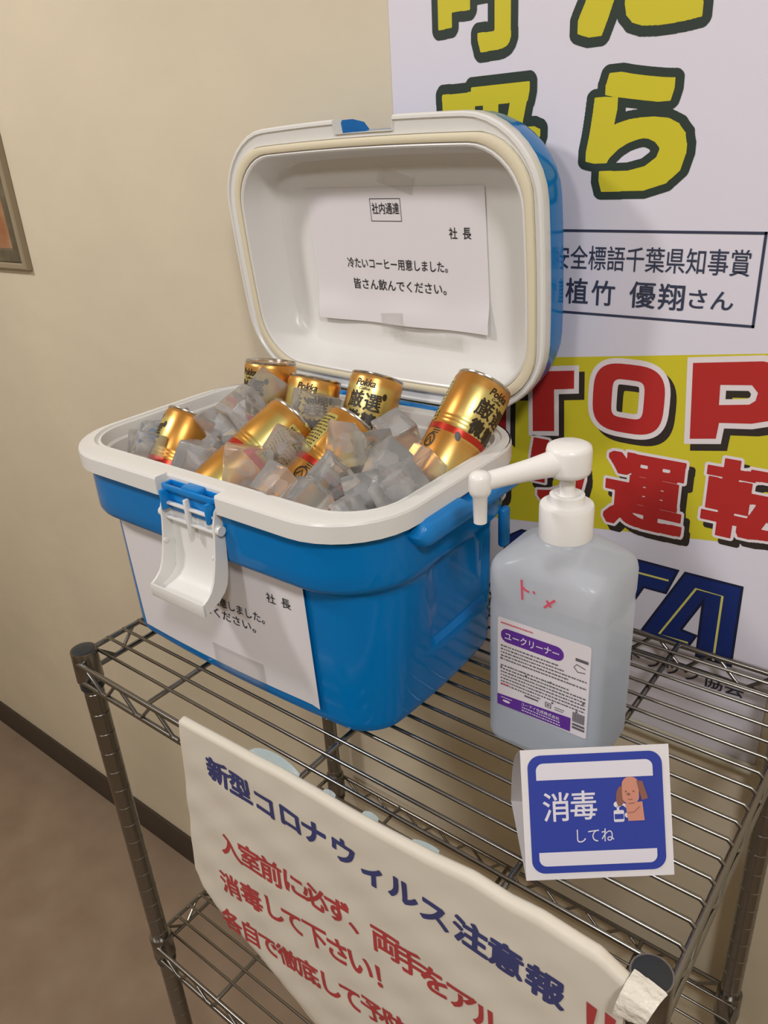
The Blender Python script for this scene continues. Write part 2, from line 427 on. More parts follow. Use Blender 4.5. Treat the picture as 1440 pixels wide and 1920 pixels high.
# STOP: heavy letters as outlines
def Ol(cx, cz, w, h, hw_, hh_):
    def se(a, b, n, k=48):
        P = []
        for i in range(k):
            t = 2*PI*i/k; c, s = math.cos(t), math.sin(t)
            P.append((cx+a*math.copysign(abs(c)**(2/n), c), cz+b*math.copysign(abs(s)**(2/n), s)))
        return P
    return [se(w/2, h/2, 3.2), se(hw_/2, hh_/2, 5)]
Tl = [[(.298, .2375), (.3615, .2465), (.3622, .2285), (.3410, .2250), (.3428, .1815), (.3186, .1775), (.3172, .2215), (.298, .2185)]]
Pl = [[(.4725, .2665), (.5290, .2742), (.5420, .2725), (.5500, .2640), (.5520, .2500), (.5490, .2350), (.5400, .2240), (.5270, .2195), (.5005, .2160), (.4995, .2010), (.4770, .1970)], [(.4975, .2500), (.5230, .2530), (.5285, .2470), (.5275, .2400), (.5230, .2360), (.4985, .2320)]]
Sl = [[(.230, .225), (.2855, .236), (.2855, .217), (.252, .211), (.252, .203), (.2870, .206), (.2870, .165), (.2290, .158), (.2290, .177), (.265, .182), (.265, .190), (.230, .186)]]
OO = Ol(.4165, .2255, .0690, .0665, .0310, .0370)
bm = B(); bm2 = B(); bm3 = B()
for L in (Sl, Tl, OO, Pl):
    red = polys(L, 0.); wh = polys(L, .0050)
    sh = ([(x+.006, z-.0055) for x, z in polys(L, .0050)[0]], polys(L, .0050)[1])
    put(bm, sh, pl(.5)); put(bm2, wh, pl(1)); put(bm3, red, pl(1.6))
obj('warning_shadow_print', bm, 'p_black', PO, True); obj('warning_outline', bm2, 'p_white', PO, True); obj('warning_lettering', bm3, 'p_red', PO, True)
bm = B(); bm2 = B(); bm3 = B()
for ch, cx, cz, w, h in (('お', .2580, .118, .068, .066), ('り', .3470, .1360, .062, .070), ('運', .4395, .1340, .079, .079), ('転', .5350, .1460, .081, .077)):
    bx = (.050, .026) if ch in '運転' else (.05, .042)
    core = bold(ch, 0, box_=bx); wht = bold(ch, .036, box_=bx)
    s_ = fit(wht, cx, cz, w, h, ref=core)
    put(bm, ([(x+.006, z-.0055) for x, z in s_[0]], s_[1]), pl(.5)); put(bm2, s_, pl(1)); put(bm3, fit(core, cx, cz, w, h), pl(1.6))
obj('warning_shadow_print', bm, 'p_black', PO, True); obj('warning_outline', bm2, 'p_white', PO, True); obj('warning_lettering', bm3, 'p_red', PO, True)
# association emblem letters
A_ = [[(.4874, .0600), (.5401, .0603), (.5409, -.0295), (.5076, -.0306), (.5073, .0342), (.4897, -.0053), (.5050, -.0070), (.4979, -.0245), (.4483, -.0251)]]
T_ = [[(.3900, .0605), (.4801, .0601), (.4708, .0315), (.4480, .0312), (.4230, -.0250), (.3890, -.0250), (.4120, .0310), (.3780, .0310)]]
C_ = [[(.3075, .0596), (.3800, .0605), (.3690, .0310), (.3230, .0310), (.3120, .0200), (.3080, .0020), (.3180, -.0020), (.3500, -.0020), (.3390, -.0260), (.2990, -.0260), (.2860, -.0130), (.2830, .0180), (.2897, .0472)]]
bm = B(); bm2 = B(); bm3 = B()
for L in (A_, T_, C_): put(bm, polys(L, .0012), pl(.5)); put(bm2, polys(L, -.0012), pl(1))
for pts in ([(.4982, -.0181), (.4688, -.0180), (.4992, .0458), (.5241, .0455), (.5241, -.0295)], [(.3950, .0457), (.4723, .0465)], [(.3700, .0457), (.3120, .0450), (.2990, .0330), (.2955, .0100), (.3030, -.0120), (.3400, -.0140)]):
    put(bm3, stroke(pts, .0022), pl(1.6))
obj('emblem_outline', bm, 'p_navydark', PO, True); obj('emblem_lettering', bm2, 'p_navy', PO, True); obj('emblem_inline', bm3, 'p_paleyel', PO, True)
bm = B(); put(bm, fit(glyphs('千葉県トラック協会', .012), .4650, -.0540, .185, .0185), pl(1)); obj('association_name', bm, 'p_ink', PO, True)

# ================================================================== framed picture on the wall
FR = thing('picture_frame', (-.80, WALL_Y, .30), 'olive brown framed picture hanging on the cream wall at the left edge of the photo', 'picture')
def mould(name, x0, z0, x1, z1, w, y0, y1, mat):
    bm = B(); loops = []
    for dx, y in ((0, y1), (0, y0+.002), (.002, y0), (w-.002, y0), (w, y0+.002), (w, y1)):
        loops.append([(x0+dx, y, z0+dx), (x1-dx, y, z0+dx), (x1-dx, y, z1-dx), (x0+dx, y, z1-dx)])
    loft(bm, loops, False, False); obj(name, bm, mat, FR, True)
fx0, fx1, fz0, fz1 = -1.00, -.6085, .3015, .66
mould('outer_moulding', fx0, fz0, fx1, fz1, .0105, .360, .3715, 'frame')
mould('inner_moulding', fx0+.0105, fz0+.0105, fx1-.0105, fz1-.0105, .022, .362, .3715, 'frame2')
bm = B(); box(bm, ((fx0+fx1)/2, .370, (fz0+fz1)/2), (fx1-fx0-.05, .002, fz1-fz0-.05)); obj('picture', bm, 'picture', FR, True)

# ================================================================== wire rack
RK = thing('wire_rack', (.3, D/2, -ZS), 'chrome wire shelving rack standing against the cream wall, carrying the blue cooler', 'shelving rack')
PXY = ((0, 0), (.6, 0), (0, D), (.6, D))
for x, y in PXY:
    prof = [(.0, -ZS+.03), (.0105, -ZS+.03)]
    z = -ZS+.05; k = 0
    while z < -.012:
        prof += [(.0105, z-.0011), (.0100, z-.0004), (.0100, z+.0004), (.0105, z+.0011)]; z += .0270
    prof += [(.0105, -.0012), (.0095, -.0006), (0, -.0006)]
    bm = B(); lathe(bm, prof, 32, (x, y, 0)); po = obj('post', bm, 'chrome', RK, True, angle=25)
    bm = B(); lathe(bm, [(0, -.004), (.0118, -.004), (.0118, .0005), (.0100, .0013), (0, .0014)], 32, (x, y, 0)); obj('cap', bm, 'cap', po, True)
    bm = B(); lathe(bm, [(0, -ZS), (.015, -ZS), (.016, -ZS+.006), (.012, -ZS+.016), (.006, -ZS+.018), (.006, -ZS+.031), (0, -ZS+.031)], 24, (x, y, 0)); obj('foot', bm, 'cap', po, True)
for lev in (0., -HS):
    ro = .0105; zt, zb = -.0112+lev, -.0345+lev
    sh = obj('wire_shelf', (lambda b: (tube(b, [(-ro+.012, -ro, zt), (.6+ro-.012, -ro, zt)], .0029, 10), tube(b, [(-ro+.012, -ro, zb), (.6+ro-.012, -ro, zb)], .0029, 10),
        tube(b, [(.012-ro, D+ro, zt), (.6+ro-.012, D+ro, zt)], .0029, 10), tube(b, [(.012-ro, D+ro, zb), (.6+ro-.012, D+ro, zb)], .0029, 10),
        tube(b, [(-ro, 0, zt), (-ro, D, zt)], .0029, 10), tube(b, [(-ro, 0, zb), (-ro, D, zb)], .0029, 10),
        tube(b, [(.6+ro, 0, zt), (.6+ro, D, zt)], .0029, 10), tube(b, [(.6+ro, 0, zb), (.6+ro, D, zb)], .0029, 10), b)[-1])(B()), 'chrome', RK, True, angle=60)
    def zig(p0, p1, n):
        b = B(); pts = []
        p0, p1 = Vector(p0), Vector(p1)
        for i in range(n+1):
            f = i/n; q = p0.lerp(p1, f); zz = zt if i % 2 == 0 else zb
            if 0 < i < n:
                dq = (p1-p0)/n*.12; pts += [q-dq+Vector((0, 0, zz)), q+dq+Vector((0, 0, zz))]
            else: pts.append(q+Vector((0, 0, zz)))
        tube(b, pts, .0020, 8); obj('zigzag_brace', b, 'chrome', sh, True, angle=60)
    zig((.014, -ro, 0), (.586, -ro, 0), 20); zig((.014, D+ro, 0), (.586, D+ro, 0), 20)
    zig((-ro, .014, 0), (-ro, D-.014, 0), 11); zig((.6+ro, .014, 0), (.6+ro, D-.014, 0), 11)
    for x, y in PXY:
        b = B(); lathe(b, [(.0108, lev), (.0128, lev), (.0134, lev-.001), (.0139, lev-.036), (.0132, lev-.037), (.0112, lev-.037)] if lev else [(.0108, -.001), (.0112, .0), (.0130, .0), (.0134, -.001), (.0139, -.036), (.0132, -.037), (.0112, -.037)], 36, (x, y, 0)); obj('collar', b, 'chrome', sh, True)
        b = B(); lathe(b, [(.0107, lev-.034), (.0126, lev-.0365), (.0124, lev-.047), (.0108, lev-.048)], 28, (x, y, 0)); obj('sleeve', b, 'cap', sh, True)
    for x in (.12, .307, .495):
        b = B(); tube(b, [(x, -ro, zt+.0005), (x, -ro+.004, lev-.0095), (x, D+ro-.004, lev-.0095), (x, D+ro, zt+.0005)], .0026, 10); obj('cross_bar', b, 'chrome', sh, True, angle=60)
    for k in range(17):
        y = .0125+.0197*k
        b = B(); tube(b, [(-ro+.001, y, lev-.0098), (-ro+.005, y, lev-.0057), (.6+ro-.005, y, lev-.0057), (.6+ro-.001, y, lev-.0098)], .0017, 8); obj('wire', b, 'chrome', sh, True, angle=60)

# ================================================================== paper sign on the front rail
def sign_y(x, z):
    w = .0022*math.sin(42*x+95*z+.6)*sstep(.0, -.05, z) + .0012*math.sin(120*x-160*z)*sstep(.01, -.03, z)
    w += .0026*math.exp(-((z+.02)/.022)**2)*math.sin(70*x+3*math.sin(20*x))
    return -.0162 + .2*w - .004*sstep(-.06, -.3, z)
topz = [(.18, .001), (.2448, .0030), (.3023, .0060), (.3316, .0066), (.3698, .0058), (.4104, .0070), (.4478, .0090), (.4824, .0138), (.5105, .0116), (.5331, .0138), (.5582, .0117), (.5719, .0109), (.590, .0010)]
botz = [(.1497, -.2248), (.1552, -.2408), (.1715, -.2609), (.2156, -.2832), (.2818, -.3229), (.36, -.367), (.592, -.47)]
leftx = [(-.47, .1497), (-.2248, .1497), (-.1793, .1543), (-.1319, .1597), (-.0873, .1649), (-.003, .1770)]
SG = thing('warning_sign', (.38, -.016, -.2), 'white paper sign with blue and red lettering hung on the rack front rail', 'sign')
bm = B(); NU, NV = 110, 60; grid = []
for j in range(-5, NV+1):
    row = []
    for i in range(NU+1):
        u = i/NU
        u_ = u**1.15 if j > NV*.5 else u
        xt = .1775+(.590-.1775)*u
        zt_ = interp(topz, xt)
        if j >= 0:
            v = j/NV; xb = .1497+(.592-.1497)*(u**1.3); zb_ = interp(botz, xb)
            z = zt_+(zb_-zt_)*v; xl = interp(leftx, -.003+(-.2248+.003)*v); xx = xl+(.591-xl)*((1-v)*u+v*(u**1.3))
            y = sign_y(xx, z)
            ed = sstep(.85, 1.0, v); y += .010*ed*ed
        else:
            a = -j/5; z = zt_+.0022*math.sin(a*PI*.75)-.011*sstep(.5, 1, a); xx = xt; y = sign_y(xt, zt_)+.0125*a
        row.append(bm.verts.new((xx, y, z)))
    grid.append(row)
for a, b in zip(grid, grid[1:]):
    for i in range(NU): bm.faces.new((a[i], b[i], b[i+1], a[i+1]))
obj('sheet', bm, 'sign', SG, True, angle=180)
def smap(u, v): return Vector((u, sign_y(u, v)-.0004, v))
def chars(bm, s, pos, size, rot, off=.032, sx=1.):
    for ch, (x, z) in zip(s, pos): put(bm, scaled(bold(ch, off), x, z, size, rot, sx), smap, (.006, .006))
bm = B()
chars(bm, '新型コロナウィルス注意報', [(.2216, -.0352), (.2495, -.0369), (.2793, -.0385), (.3097, -.0365), (.3364, -.0359), (.3673, -.0360), (.3965, -.0401), (.4236, -.0402), (.4519, -.0425), (.4824, -.0418), (.5102, -.0427), (.5394, -.0448)], .0285, -.02, .04, 1.0)
obj('title_lettering', bm, 'signblue', SG, True)
bm = B()
chars(bm, '入室前に必ず、両手をアルコ', [(.2190, -.1275), (.2460, -.1248), (.2733, -.1222), (.3019, -.1180), (.3275, -.1155), (.3533, -.1125), (.3790, -.1110), (.4032, -.1135), (.4266, -.1160), (.4498, -.1185), (.4740, -.1184), (.4972, -.1200), (.521, -.121)], .0300, .06)
obj('notice_lettering', bm, 'signred', SG, True); bm = B()
chars(bm, '消毒して下さい！', [(.2095, -.1840), (.2388, -.1785), (.2685, -.1730), (.2945, -.1700), (.3227, -.1665), (.3483, -.1650), (.3731, -.1620), (.4010, -.1597)], .0300, .12)
obj('notice_lettering', bm, 'signred', SG, True); bm = B()
chars(bm, '各自で徹底して予防', [(.2010, -.2395), (.2283, -.2368), (.2535, -.2335), (.2807, -.2300), (.3070, -.2265), (.3334, -.2220), (.3588, -.2176), (.3844, -.2123), (.4100, -.2078)], .0290, .13)
obj('notice_lettering', bm, 'signred', SG, True); bm = B()
for x in (.5680, .5800): put(bm, ([(x, -.034), (x+.007, -.036), (x+.005, -.058), (x+.001, -.056)], [(0, 1, 2, 3)]), smap); put(bm, ell(x+.0035, -.064, .003, .003), smap)
obj('exclamation_marks', bm, 'signred', SG, True)
# tape patch over the corner post and small strips along the top edge
rows = [[(.5912, -.0053, .0035), (.6020, -.0070, .0040), (.6125, -.0089, .0035)], [(.5905, -.0130, .0042), (.6012, -.0150, .0044), (.6110, -.0165, .0040)], [(.5895, -.0215, .0000), (.6000, -.0225, .0020), (.6090, -.0230, .0005)], [(.5880, -.0245, -.0090), (.5980, -.0250, -.0070), (.6075, -.0250, -.0060)], [(.5870, -.0245, -.0185), (.5970, -.0245, -.0160), (.6058, -.0240, -.0120)]]
bm = B(); g = [[bm.verts.new(p) for p in r] for r in rows]
for a, b in zip(g, g[1:]):
    for i in range(2): bm.faces.new((a[i], b[i], b[i+1], a[i+1]))
bmesh.ops.subdivide_edges(bm, edges=bm.edges[:], cuts=5, use_grid_fill=True)
for v in bm.verts:
    n = noise.noise(v.co*260)*.0009; v.co.y -= abs(n); v.co.z += n
bmesh.ops.recalc_face_normals(bm, faces=bm.faces); bmesh.ops.solidify(bm, geom=bm.faces[:], thickness=.0005)
tp = obj('tape', bm, 'signtape', SG, True, angle=60); tp['label'] = 'crumpled white tape over the corner post'
for x0, x1, h, nm in ((.262, .318, .010, 0), (.345, .356, .003, 1), (.384, .398, .004, 2), (.43, .452, .003, 3)):
    bm = B(); top = []; bot = []
    for k in range(9):
        f = k/8; x = x0+(x1-x0)*f; zt_ = interp(topz, x)
        bot.append(bm.verts.new((x, -.0095, zt_-.004))); top.append(bm.verts.new((x, -.0085+.002*f, zt_+.0015+h*math.sin(PI*f)**.7)))
    for k in range(8): bm.faces.new((bot[k], bot[k+1], top[k+1], top[k]))
    bmesh.ops.solidify(bm, geom=bm.faces[:], thickness=.0003)
    obj('tape', bm, 'tapeblue', SG, True, angle=180)

# ================================================================== cooler
CX, CY, CB = .1703, .1625, -.0038
CO = thing('cooler_box', (CX, CY, CB), 'blue and white cooler box with open lid, full of ice and coffee cans', 'cooler')
NF = [-.58, -.48, -.38, -.28, -.1508, -.1502, -.05, .06, .15, .2372, .2378, .35, .45, .56]      # points along the front side
def R3(w, d, r, b, z, cx=0, cy=0, notch=0., front=NF):
    P = rr(w, d, r, b, cx, cy, front=front); out = []
    for x, y in P:
        if notch and y < cy-d/2+.03 and -.1505 < (x-cx)/(w/2) < .2375: y += notch
        out.append(Vector((x, y, z)))
    return out
def low(z):     # body outline below the skirt
    t = z/.2; return (.338+.030*t, .2004+.014*t, .0305+.032*t, .0068-.0028*t)
def skirt(z): return (.3765, .2470, .066, .0010)
bm = B(); loops = []
zs = [0, .0015, .005, .010] + [.010+.0045*k for k in range(1, 29)]
for z in zs:
    w, d, r, b = low(z); ins = {0: .012, .0015: .0055, .005: .0015}.get(z, 0)
    loops.append(R3(w-2*ins, d-2*ins, r-ins*.5, b, z))
for z, f in ((.1415, .04), (.1445, .22), (.148, .60), (.1515, .88), (.156, 1.), (.168, 1.), (.180, 1.), (.196, 1.)):
    a, c = low(z), skirt(z); q = [a[i]+(c[i]-a[i])*f for i in range(4)]
    loops.append(R3(*q, z, notch=.010*sstep(.150, .157, z)))
# hand recess on both short sides
for l in loops:
    for v in l:
        if abs(v.x) > .14:
            k = sstep(-.030, -.025, v.y)*sstep(.072, .066, v.y)*sstep(.058, .063, v.z)*sstep(.152, .145, v.z)
            v.x -= math.copysign(.006*k, v.x)
loft(bm, loops, True, False); body = obj('body', bm, 'blue', CO, angle=30)
# white rim and liner
bm = B()
iw, idp, icx, icy = .360, .218, -.003, .0065
loops = [R3(.3875, .2572, .069, 0, .1945+.0038, notch=.012), R3(.3915, .2612, .0707, 0, .1955+.0038, notch=.012), R3(.3915, .2612, .0707, 0, .2095+.0038, notch=.012), R3(.3895, .2592, .0697, 0, .2113+.0038, notch=.012), R3(.3875, .2572, .0687, 0, .2116+.0038, notch=.012), R3(.3873, .2572-.0122, .0655, 0, .2116+.0038, 0, .0061),
         R3(iw+.013, idp+.012, .053, 0, .2116+.0038, icx, icy), R3(iw+.012, idp+.011, .052, 0, .2090+.0038, icx, icy), R3(iw+.006, idp+.006, .050, 0, .2086+.0038, icx, icy), R3(iw+.005, idp+.005, .050, 0, .2104+.0038, icx, icy), R3(iw+.001, idp+.001, .048, 0, .2104+.0038, icx, icy), R3(iw, idp, .047, 0, .2090+.0038, icx, icy),
         R3(iw-.001, idp-.001, .047, 0, .1990+.0038, icx, icy), R3(iw-.006, idp-.006, .046, 0, .1970+.0038, icx, icy), R3(iw-.012, idp-.012, .045, 0, .15, icx, icy), R3(iw-.034, idp-.032, .036, 0, .040, icx, icy), R3(iw-.046, idp-.044, .032, 0, .030, icx, icy)]
loft(bm, loops, False, True); rim = obj('rim', bm, 'white', CO, angle=20); rim['label'] = 'white rim and liner'
# latch bracket and latch, hanging open on the front
lx0, lx1 = .1440, .2140; lmid = (lx0+lx1)/2
bm = B()
box(bm, (lmid, .0425, .1915), (.062, .012, .020), .0015)
box(bm, (lmid, .0345, .2045), (.064, .0035, .005), .001); box(bm, (lmid, .0445, .2045), (.064, .0035, .005), .001)
for x in (lx0+.003, lx1-.003): box(bm, (x, .0395, .2045), (.003, .0115, .005), .001)
box(bm, (lmid+.003, .0400, .2055), (.022, .011, .008), .002)
for x in (lx0+.006, lx1-.006): box(bm, (x, .035, .194), (.004, .014, .018), .001)
obj('latch_bracket', bm, 'blue2', CO, True)
bm = B()
# side profile of the latch plate (y, z): outer then inner
back = [(.0385, .1840), (.0380, .170), (.0372, .158), (.0362, .146), (.0350, .137), (.0330, .1295), (.0290, .1235), (.0230, .1195), (.0150, .1165), (.0075, .1140)]
th_ = .0022
def off(P, t):
    o = []
    for i, p in enumerate(P):
        a, b = Vector(P[max(i-1, 0)]), Vector(P[min(i+1, len(P)-1)]); d_ = (b-a).normalized(); o.append((p[0]+d_.y*t, p[1]-d_.x*t))
    return o
inn = off(back, -th_) if False else [(y+.0022*(1-i/12), z-.0022*(i/9)) for i, (y, z) in enumerate(back)]
prof = back+list(reversed(inn))
loft(bm, [[(x, y, z) for y, z in prof] for x in (lx0+.001, lx1-.001)])
# side walls follow the curve and deepen toward the lip
for x in (lx0, lx1-.0022):
    fr = [(.0370, .2000), (.0330, .1960), (.0290, .184), (.0285, .174), (.0262, .160), (.0235, .148), (.0205, .1375), (.0165, .1300), (.0110, .1250), (.0065, .1225)]
    bk = [(.0390, .2000), (.0400, .1960)] + [(y+.0012, z) for y, z in back[:1]] + [(.0390, .172), (.0380, .156), (.0365, .144), (.0345, .134), (.0300, .1240), (.0230, .1180), (.0075, .1120)]
    loft(bm, [[(xx, y, z) for y, z in fr+list(reversed(bk))] for xx in (x, x+.0022)])
box(bm, (lmid, .0058, .1165), (lx1-lx0, .0022, .0125), .0008, rot=None)
for y, z, h in ((.0335, .1905, .0025), (.0335, .1765, .0025)): box(bm, (lmid, y, z), (lx1-lx0-.004, .004, h), .0008)
box(bm, (lmid, .0320, .183), (.0035, .005, .034), .001)
lt = obj('latch', bm, 'white', CO, True, angle=30)
for x in (lx0-.001, lx1+.001):
    bm = B(); lathe(bm, [(0, -.003), (.0042, -.003), (.0045, 0), (.0042, .003), (0, .003)], 20, (x, .0335, .180), Matrix.Rotation(PI/2, 3, 'Y')); obj('pivot_pin', bm, 'white', lt, True)
for x, s_ in ((lx0+.0025, 1), (lx1-.0025, -1)):
    bm = B(); lathe(bm, [(.0026, 0), (.0026, .0012), (.0012, .0016), (0, .0016)], 16, (x, .0275, .156), Matrix.Rotation(s_*PI/2, 3, 'Y')); obj('stud', bm, 'white', lt, True)
# folding grip on the right side (and its twin on the left)
def grip(sx):
    bm = B(); loops = []
    for t in range(0, 25):
        f = t/24; y = -.066+.158*f
        e = max(.02, min(1., math.sqrt(1-(1-min(1, f*11))**2), math.sqrt(1-(1-min(1, (1-f)*11))**2)))
        cut = sstep(.40, .43, f)*sstep(.98, .95, f)
        xc = .1925; hw_ = .0120*(.4+.6*e); hz = .0115*e; up = hz-.007*cut
        loops.append([Vector((sx*(xc+hw_*math.copysign(abs(math.cos(a))**.7, math.cos(a))), y, .1890+(up if math.sin(a) > 0 else hz)*math.copysign(abs(math.sin(a))**.7, math.sin(a)))) for a in [2*PI*k/20 for k in range(20)]])
    loft(bm, loops)
    box(bm, (sx*.1850, .013, .1920), (.012, .125, .010), .003)
    obj('carry_grip', bm, 'blue2', CO)
    bm = B()
    box(bm, (sx*.1855, .084, .1330), (.008, .013, .040), .0035, 3)
    obj('handle_arm', bm, 'blue2', CO)
grip(1); grip(-1)
# hinge at the back of the rim
bm = B(); box(bm, (CX-.005, .3010, .2040), (.235, .014, .015), .003); 
for k in range(5): box(bm, (.075+.045*k, .2965, .2085), (.016, .010, .010), .002)
hg = obj('hinge', bm, 'blue2', CO, True)
# lid, standing open against the poster
lc, ly, lz, lth, lyaw = .1664, .3136, .2145, -.0779, -.0234
eu = Vector((math.cos(lyaw), math.sin(lyaw), 0)); ev = Vector((-math.sin(lyaw)*math.sin(lth), math.cos(lyaw)*math.sin(lth), math.cos(lth))); en = ev.cross(eu)
if en.y < 0: en = -en
LM = Matrix((eu, en, ev)).transposed().to_4x4(); LM.translation = Vector((lc, ly, lz+ZS))
LML = WM[CO.name].inverted() @ LM
lw, lh, lr, lb = .3817, .2587, .0678, .0059
NB = [-.6, -.5, -.4, -.3, -.2, -.129, -.123, -.05, .05, .15, .245, .251, .4, .55]
def LL(ins, t, notch=0., w=lw, h=lh, r=None, b=lb, cu_=0., cv=0.):
    r = (lr-ins*.8) if r is None else r; out = []
    for x, v in rr(w-2*ins, h-2*ins, max(r, .004), b, front=NB):
        vv = -v                                     # the 'front' side becomes the top of the lid
        if notch and vv > h/2-ins-.03+lb*0 and -.126 < x/((w-2*ins)/2) < .248: vv -= notch
        out.append(Vector((x+cu_, t, vv+cv+lh/2)))
    return out
ow, oh, orr, ov = .346, .2165, .050, -.0015       # opening
def LO(ins, t, r=orr, b=.004): return LL(0, t, 0, ow-2*ins, oh-2*ins, r, b, .003, ov)
bm = B()
loops = [LL(.001, .014, .0115), LL(0, .012, .0125), LL(0, .002, .0125), LL(.0012, .0003, .0113), LL(.0035, 0, .0090), LL(.0045, .0015, .0080), LL(.0055, .0018, .0070), LL(0, .0018, 0, lw-.0112, lh-.0055-.0132, lr-.0075, lb, 0, -.00385),
         LO(-.0085, .0018), LO(-.0085, .0030), LO(-.0005, .0030), LO(-.0005, .0), LO(.0010, -.0006), LO(.0025, .0005), LO(.0045, .020), LO(.0075, .036, orr*.95), LO(.0125, .0430, orr*.9), LO(.022, .0470, orr*.8), LO(.030, .0475, orr*.7)]
loft(bm, loops, False, True)
lid = obj('lid', bm, 'white', CO, M4=LML, angle=30)
bm = B(); loft(bm, [LO(-.0080, .0032), LO(-.0078, -.0012), LO(-.0060, -.0022), LO(-.0025, -.0022), LO(-.0010, -.0012), LO(-.0008, .0032)], False, False); obj('gasket', bm, 'gasket', lid)
bm = B(); loft(bm, [LL(.0035, .0125, .0090), LL(.0015, .016, .0110), LL(.0020, .030, .0105), LL(.0060, .046, .0070), LL(.016, .0545, .004), LL(.040, .0575, 0)], False, True); obj('lid_shell', bm, 'blue', lid, angle=30)

# ------------------------------------------------------------------ printed notices
def notice(u0, u1, v0, v1, root, mp, dv=(0, 0, 0), du=(0, 0)):
    W_, H_ = u1-u0, v1-v0
    def mm(u, v): return mp(u0+u*W_, v0+v*H_)
    bm = B(); nu, nv = 24, 16
    g = [[bm.verts.new(mm(i/nu, j/nv)) for i in range(nu+1)] for j in range(nv+1)]
    for a, b in zip(g, g[1:]):
        for i in range(nu): bm.faces.new((a[i], a[i+1], b[i+1], b[i]))
    bmesh.ops.recalc_face_normals(bm, faces=bm.faces)
    sh_ = obj('sheet', bm, 'paper', root, True, angle=180)
    bm = B(); asp = W_/H_
    def tx(s, cu_, cv, w, h): put(bm, fit(glyphs(s, .010), cu_, cv, w, h), lambda u, v: mp(u0+u*W_, v0+v*H_, .0005), (.04, .08))
    tx('社内通達', .480, .855, .155, .080)
    obj('title_lettering', bm, 'ink', root, True, recalc=False); bm = B()
    tx('社', .835, .690+dv[0], .042, .078); tx('長', .905, .690+dv[0], .042, .078)
    obj('sender_lettering', bm, 'ink', root, True, recalc=False); bm = B()
    tx('冷たいコーヒー用意しました。', .505+du[0], .455+dv[1], .580, .082)
    tx('皆さん飲んでください。', .510+du[1], .295+dv[2], .540, .085)
    obj('body_lettering', bm, 'ink', root, True, recalc=False); bm = B()
    for q in (rect(.393, .765, .567, .769), rect(.393, .921, .567, .925), rect(.393, .765, .3955, .925), rect(.5645, .765, .567, .925)): put(bm, q, lambda u, v: mp(u0+u*W_, v0+v*H_, .0005))
    obj('title_box_print', bm, 'ink', root, True, recalc=False)
def lidmap(u, v, o=0.):
    # the lower edge curls away from the panel a little
    cr = .004*math.exp(-((v-.068)/.016)**2)*(.5+.5*math.sin(55*u+1.0)) + .003*sstep(.09, .055, v)
    p = LM @ Vector((u, .0466-o-cr-.0035*sstep(.092, .118, abs(u))*0, v)); return Vector((p.x, p.y, p.z-ZS))
NL = thing('paper_notice', lidmap(-.005, .06), 'white printed notice taped inside the open lid of the cooler', 'notice')
notice(-.1190, .1110, .0600, .1985, NL, lidmap)
for u, v, w, h, a in ((.008, .205, .045, .016, -.3), (-.01, .062, .032, .022, .1), (.035, .050, .090, .016, -.03)):
    bm = B(); c, s = math.cos(a), math.sin(a)
    g = [[bm.verts.new(lidmap(u+x*w/2*c-y*h/2*s, v+x*w/2*s+y*h/2*c, .0012)) for x in (-1, -.5, 0, .5, 1)] for y in (-1, 0, 1)]
    for p, q in zip(g, g[1:]):
        for i in range(4): bm.faces.new((p[i], p[i+1], q[i+1], q[i]))
    bmesh.ops.solidify(bm, geom=bm.faces[:], thickness=.0002)
    obj('tape', bm, 'tape', NL, True, angle=180)
def frontmap(u, v, o=0.):
    zz = v-CB; w, d, r, b = low(max(zz, .004)); x = u-CX
    f = [.04, .22, .60, .88]
    y = -(d/2+b*(1-(min(1, abs(x)/(w/2)))**2))
    xx = abs(x)-(w/2-r)
    if xx > 0: y += r-math.sqrt(max(0, r*r-min(xx, r)**2))
    sag = .0035*sstep(.10, .125, abs(x)) if x > 0 else 0
    p = Vector((u, CY+y-.0010-o-sag, v))
    return p
NF_ = thing('paper_notice', (.16, .055, .01), 'white printed notice taped on the front of the blue cooler behind the hanging latch', 'notice')
def skew(u, v, o=0.):       # the sheet hangs slightly crooked
    return frontmap(u, v+.012*(u-.16), o)
notice(.0335, .2850, .0130, .1395, NF_, skew, (.11, .14, .19), (-.01, -.05))
bm = B(); g = [[bm.verts.new(skew(.150+.07*i/6, .004+.032*j/4, .0009)) for i in range(7)] for j in range(5)]
for p, q in zip(g, g[1:]):
    for i in range(6): bm.faces.new((p[i], p[i+1], q[i+1], q[i]))
bmesh.ops.solidify(bm, geom=bm.faces[:], thickness=.0002); obj('tape', bm, 'tape', NF_, True, angle=180)

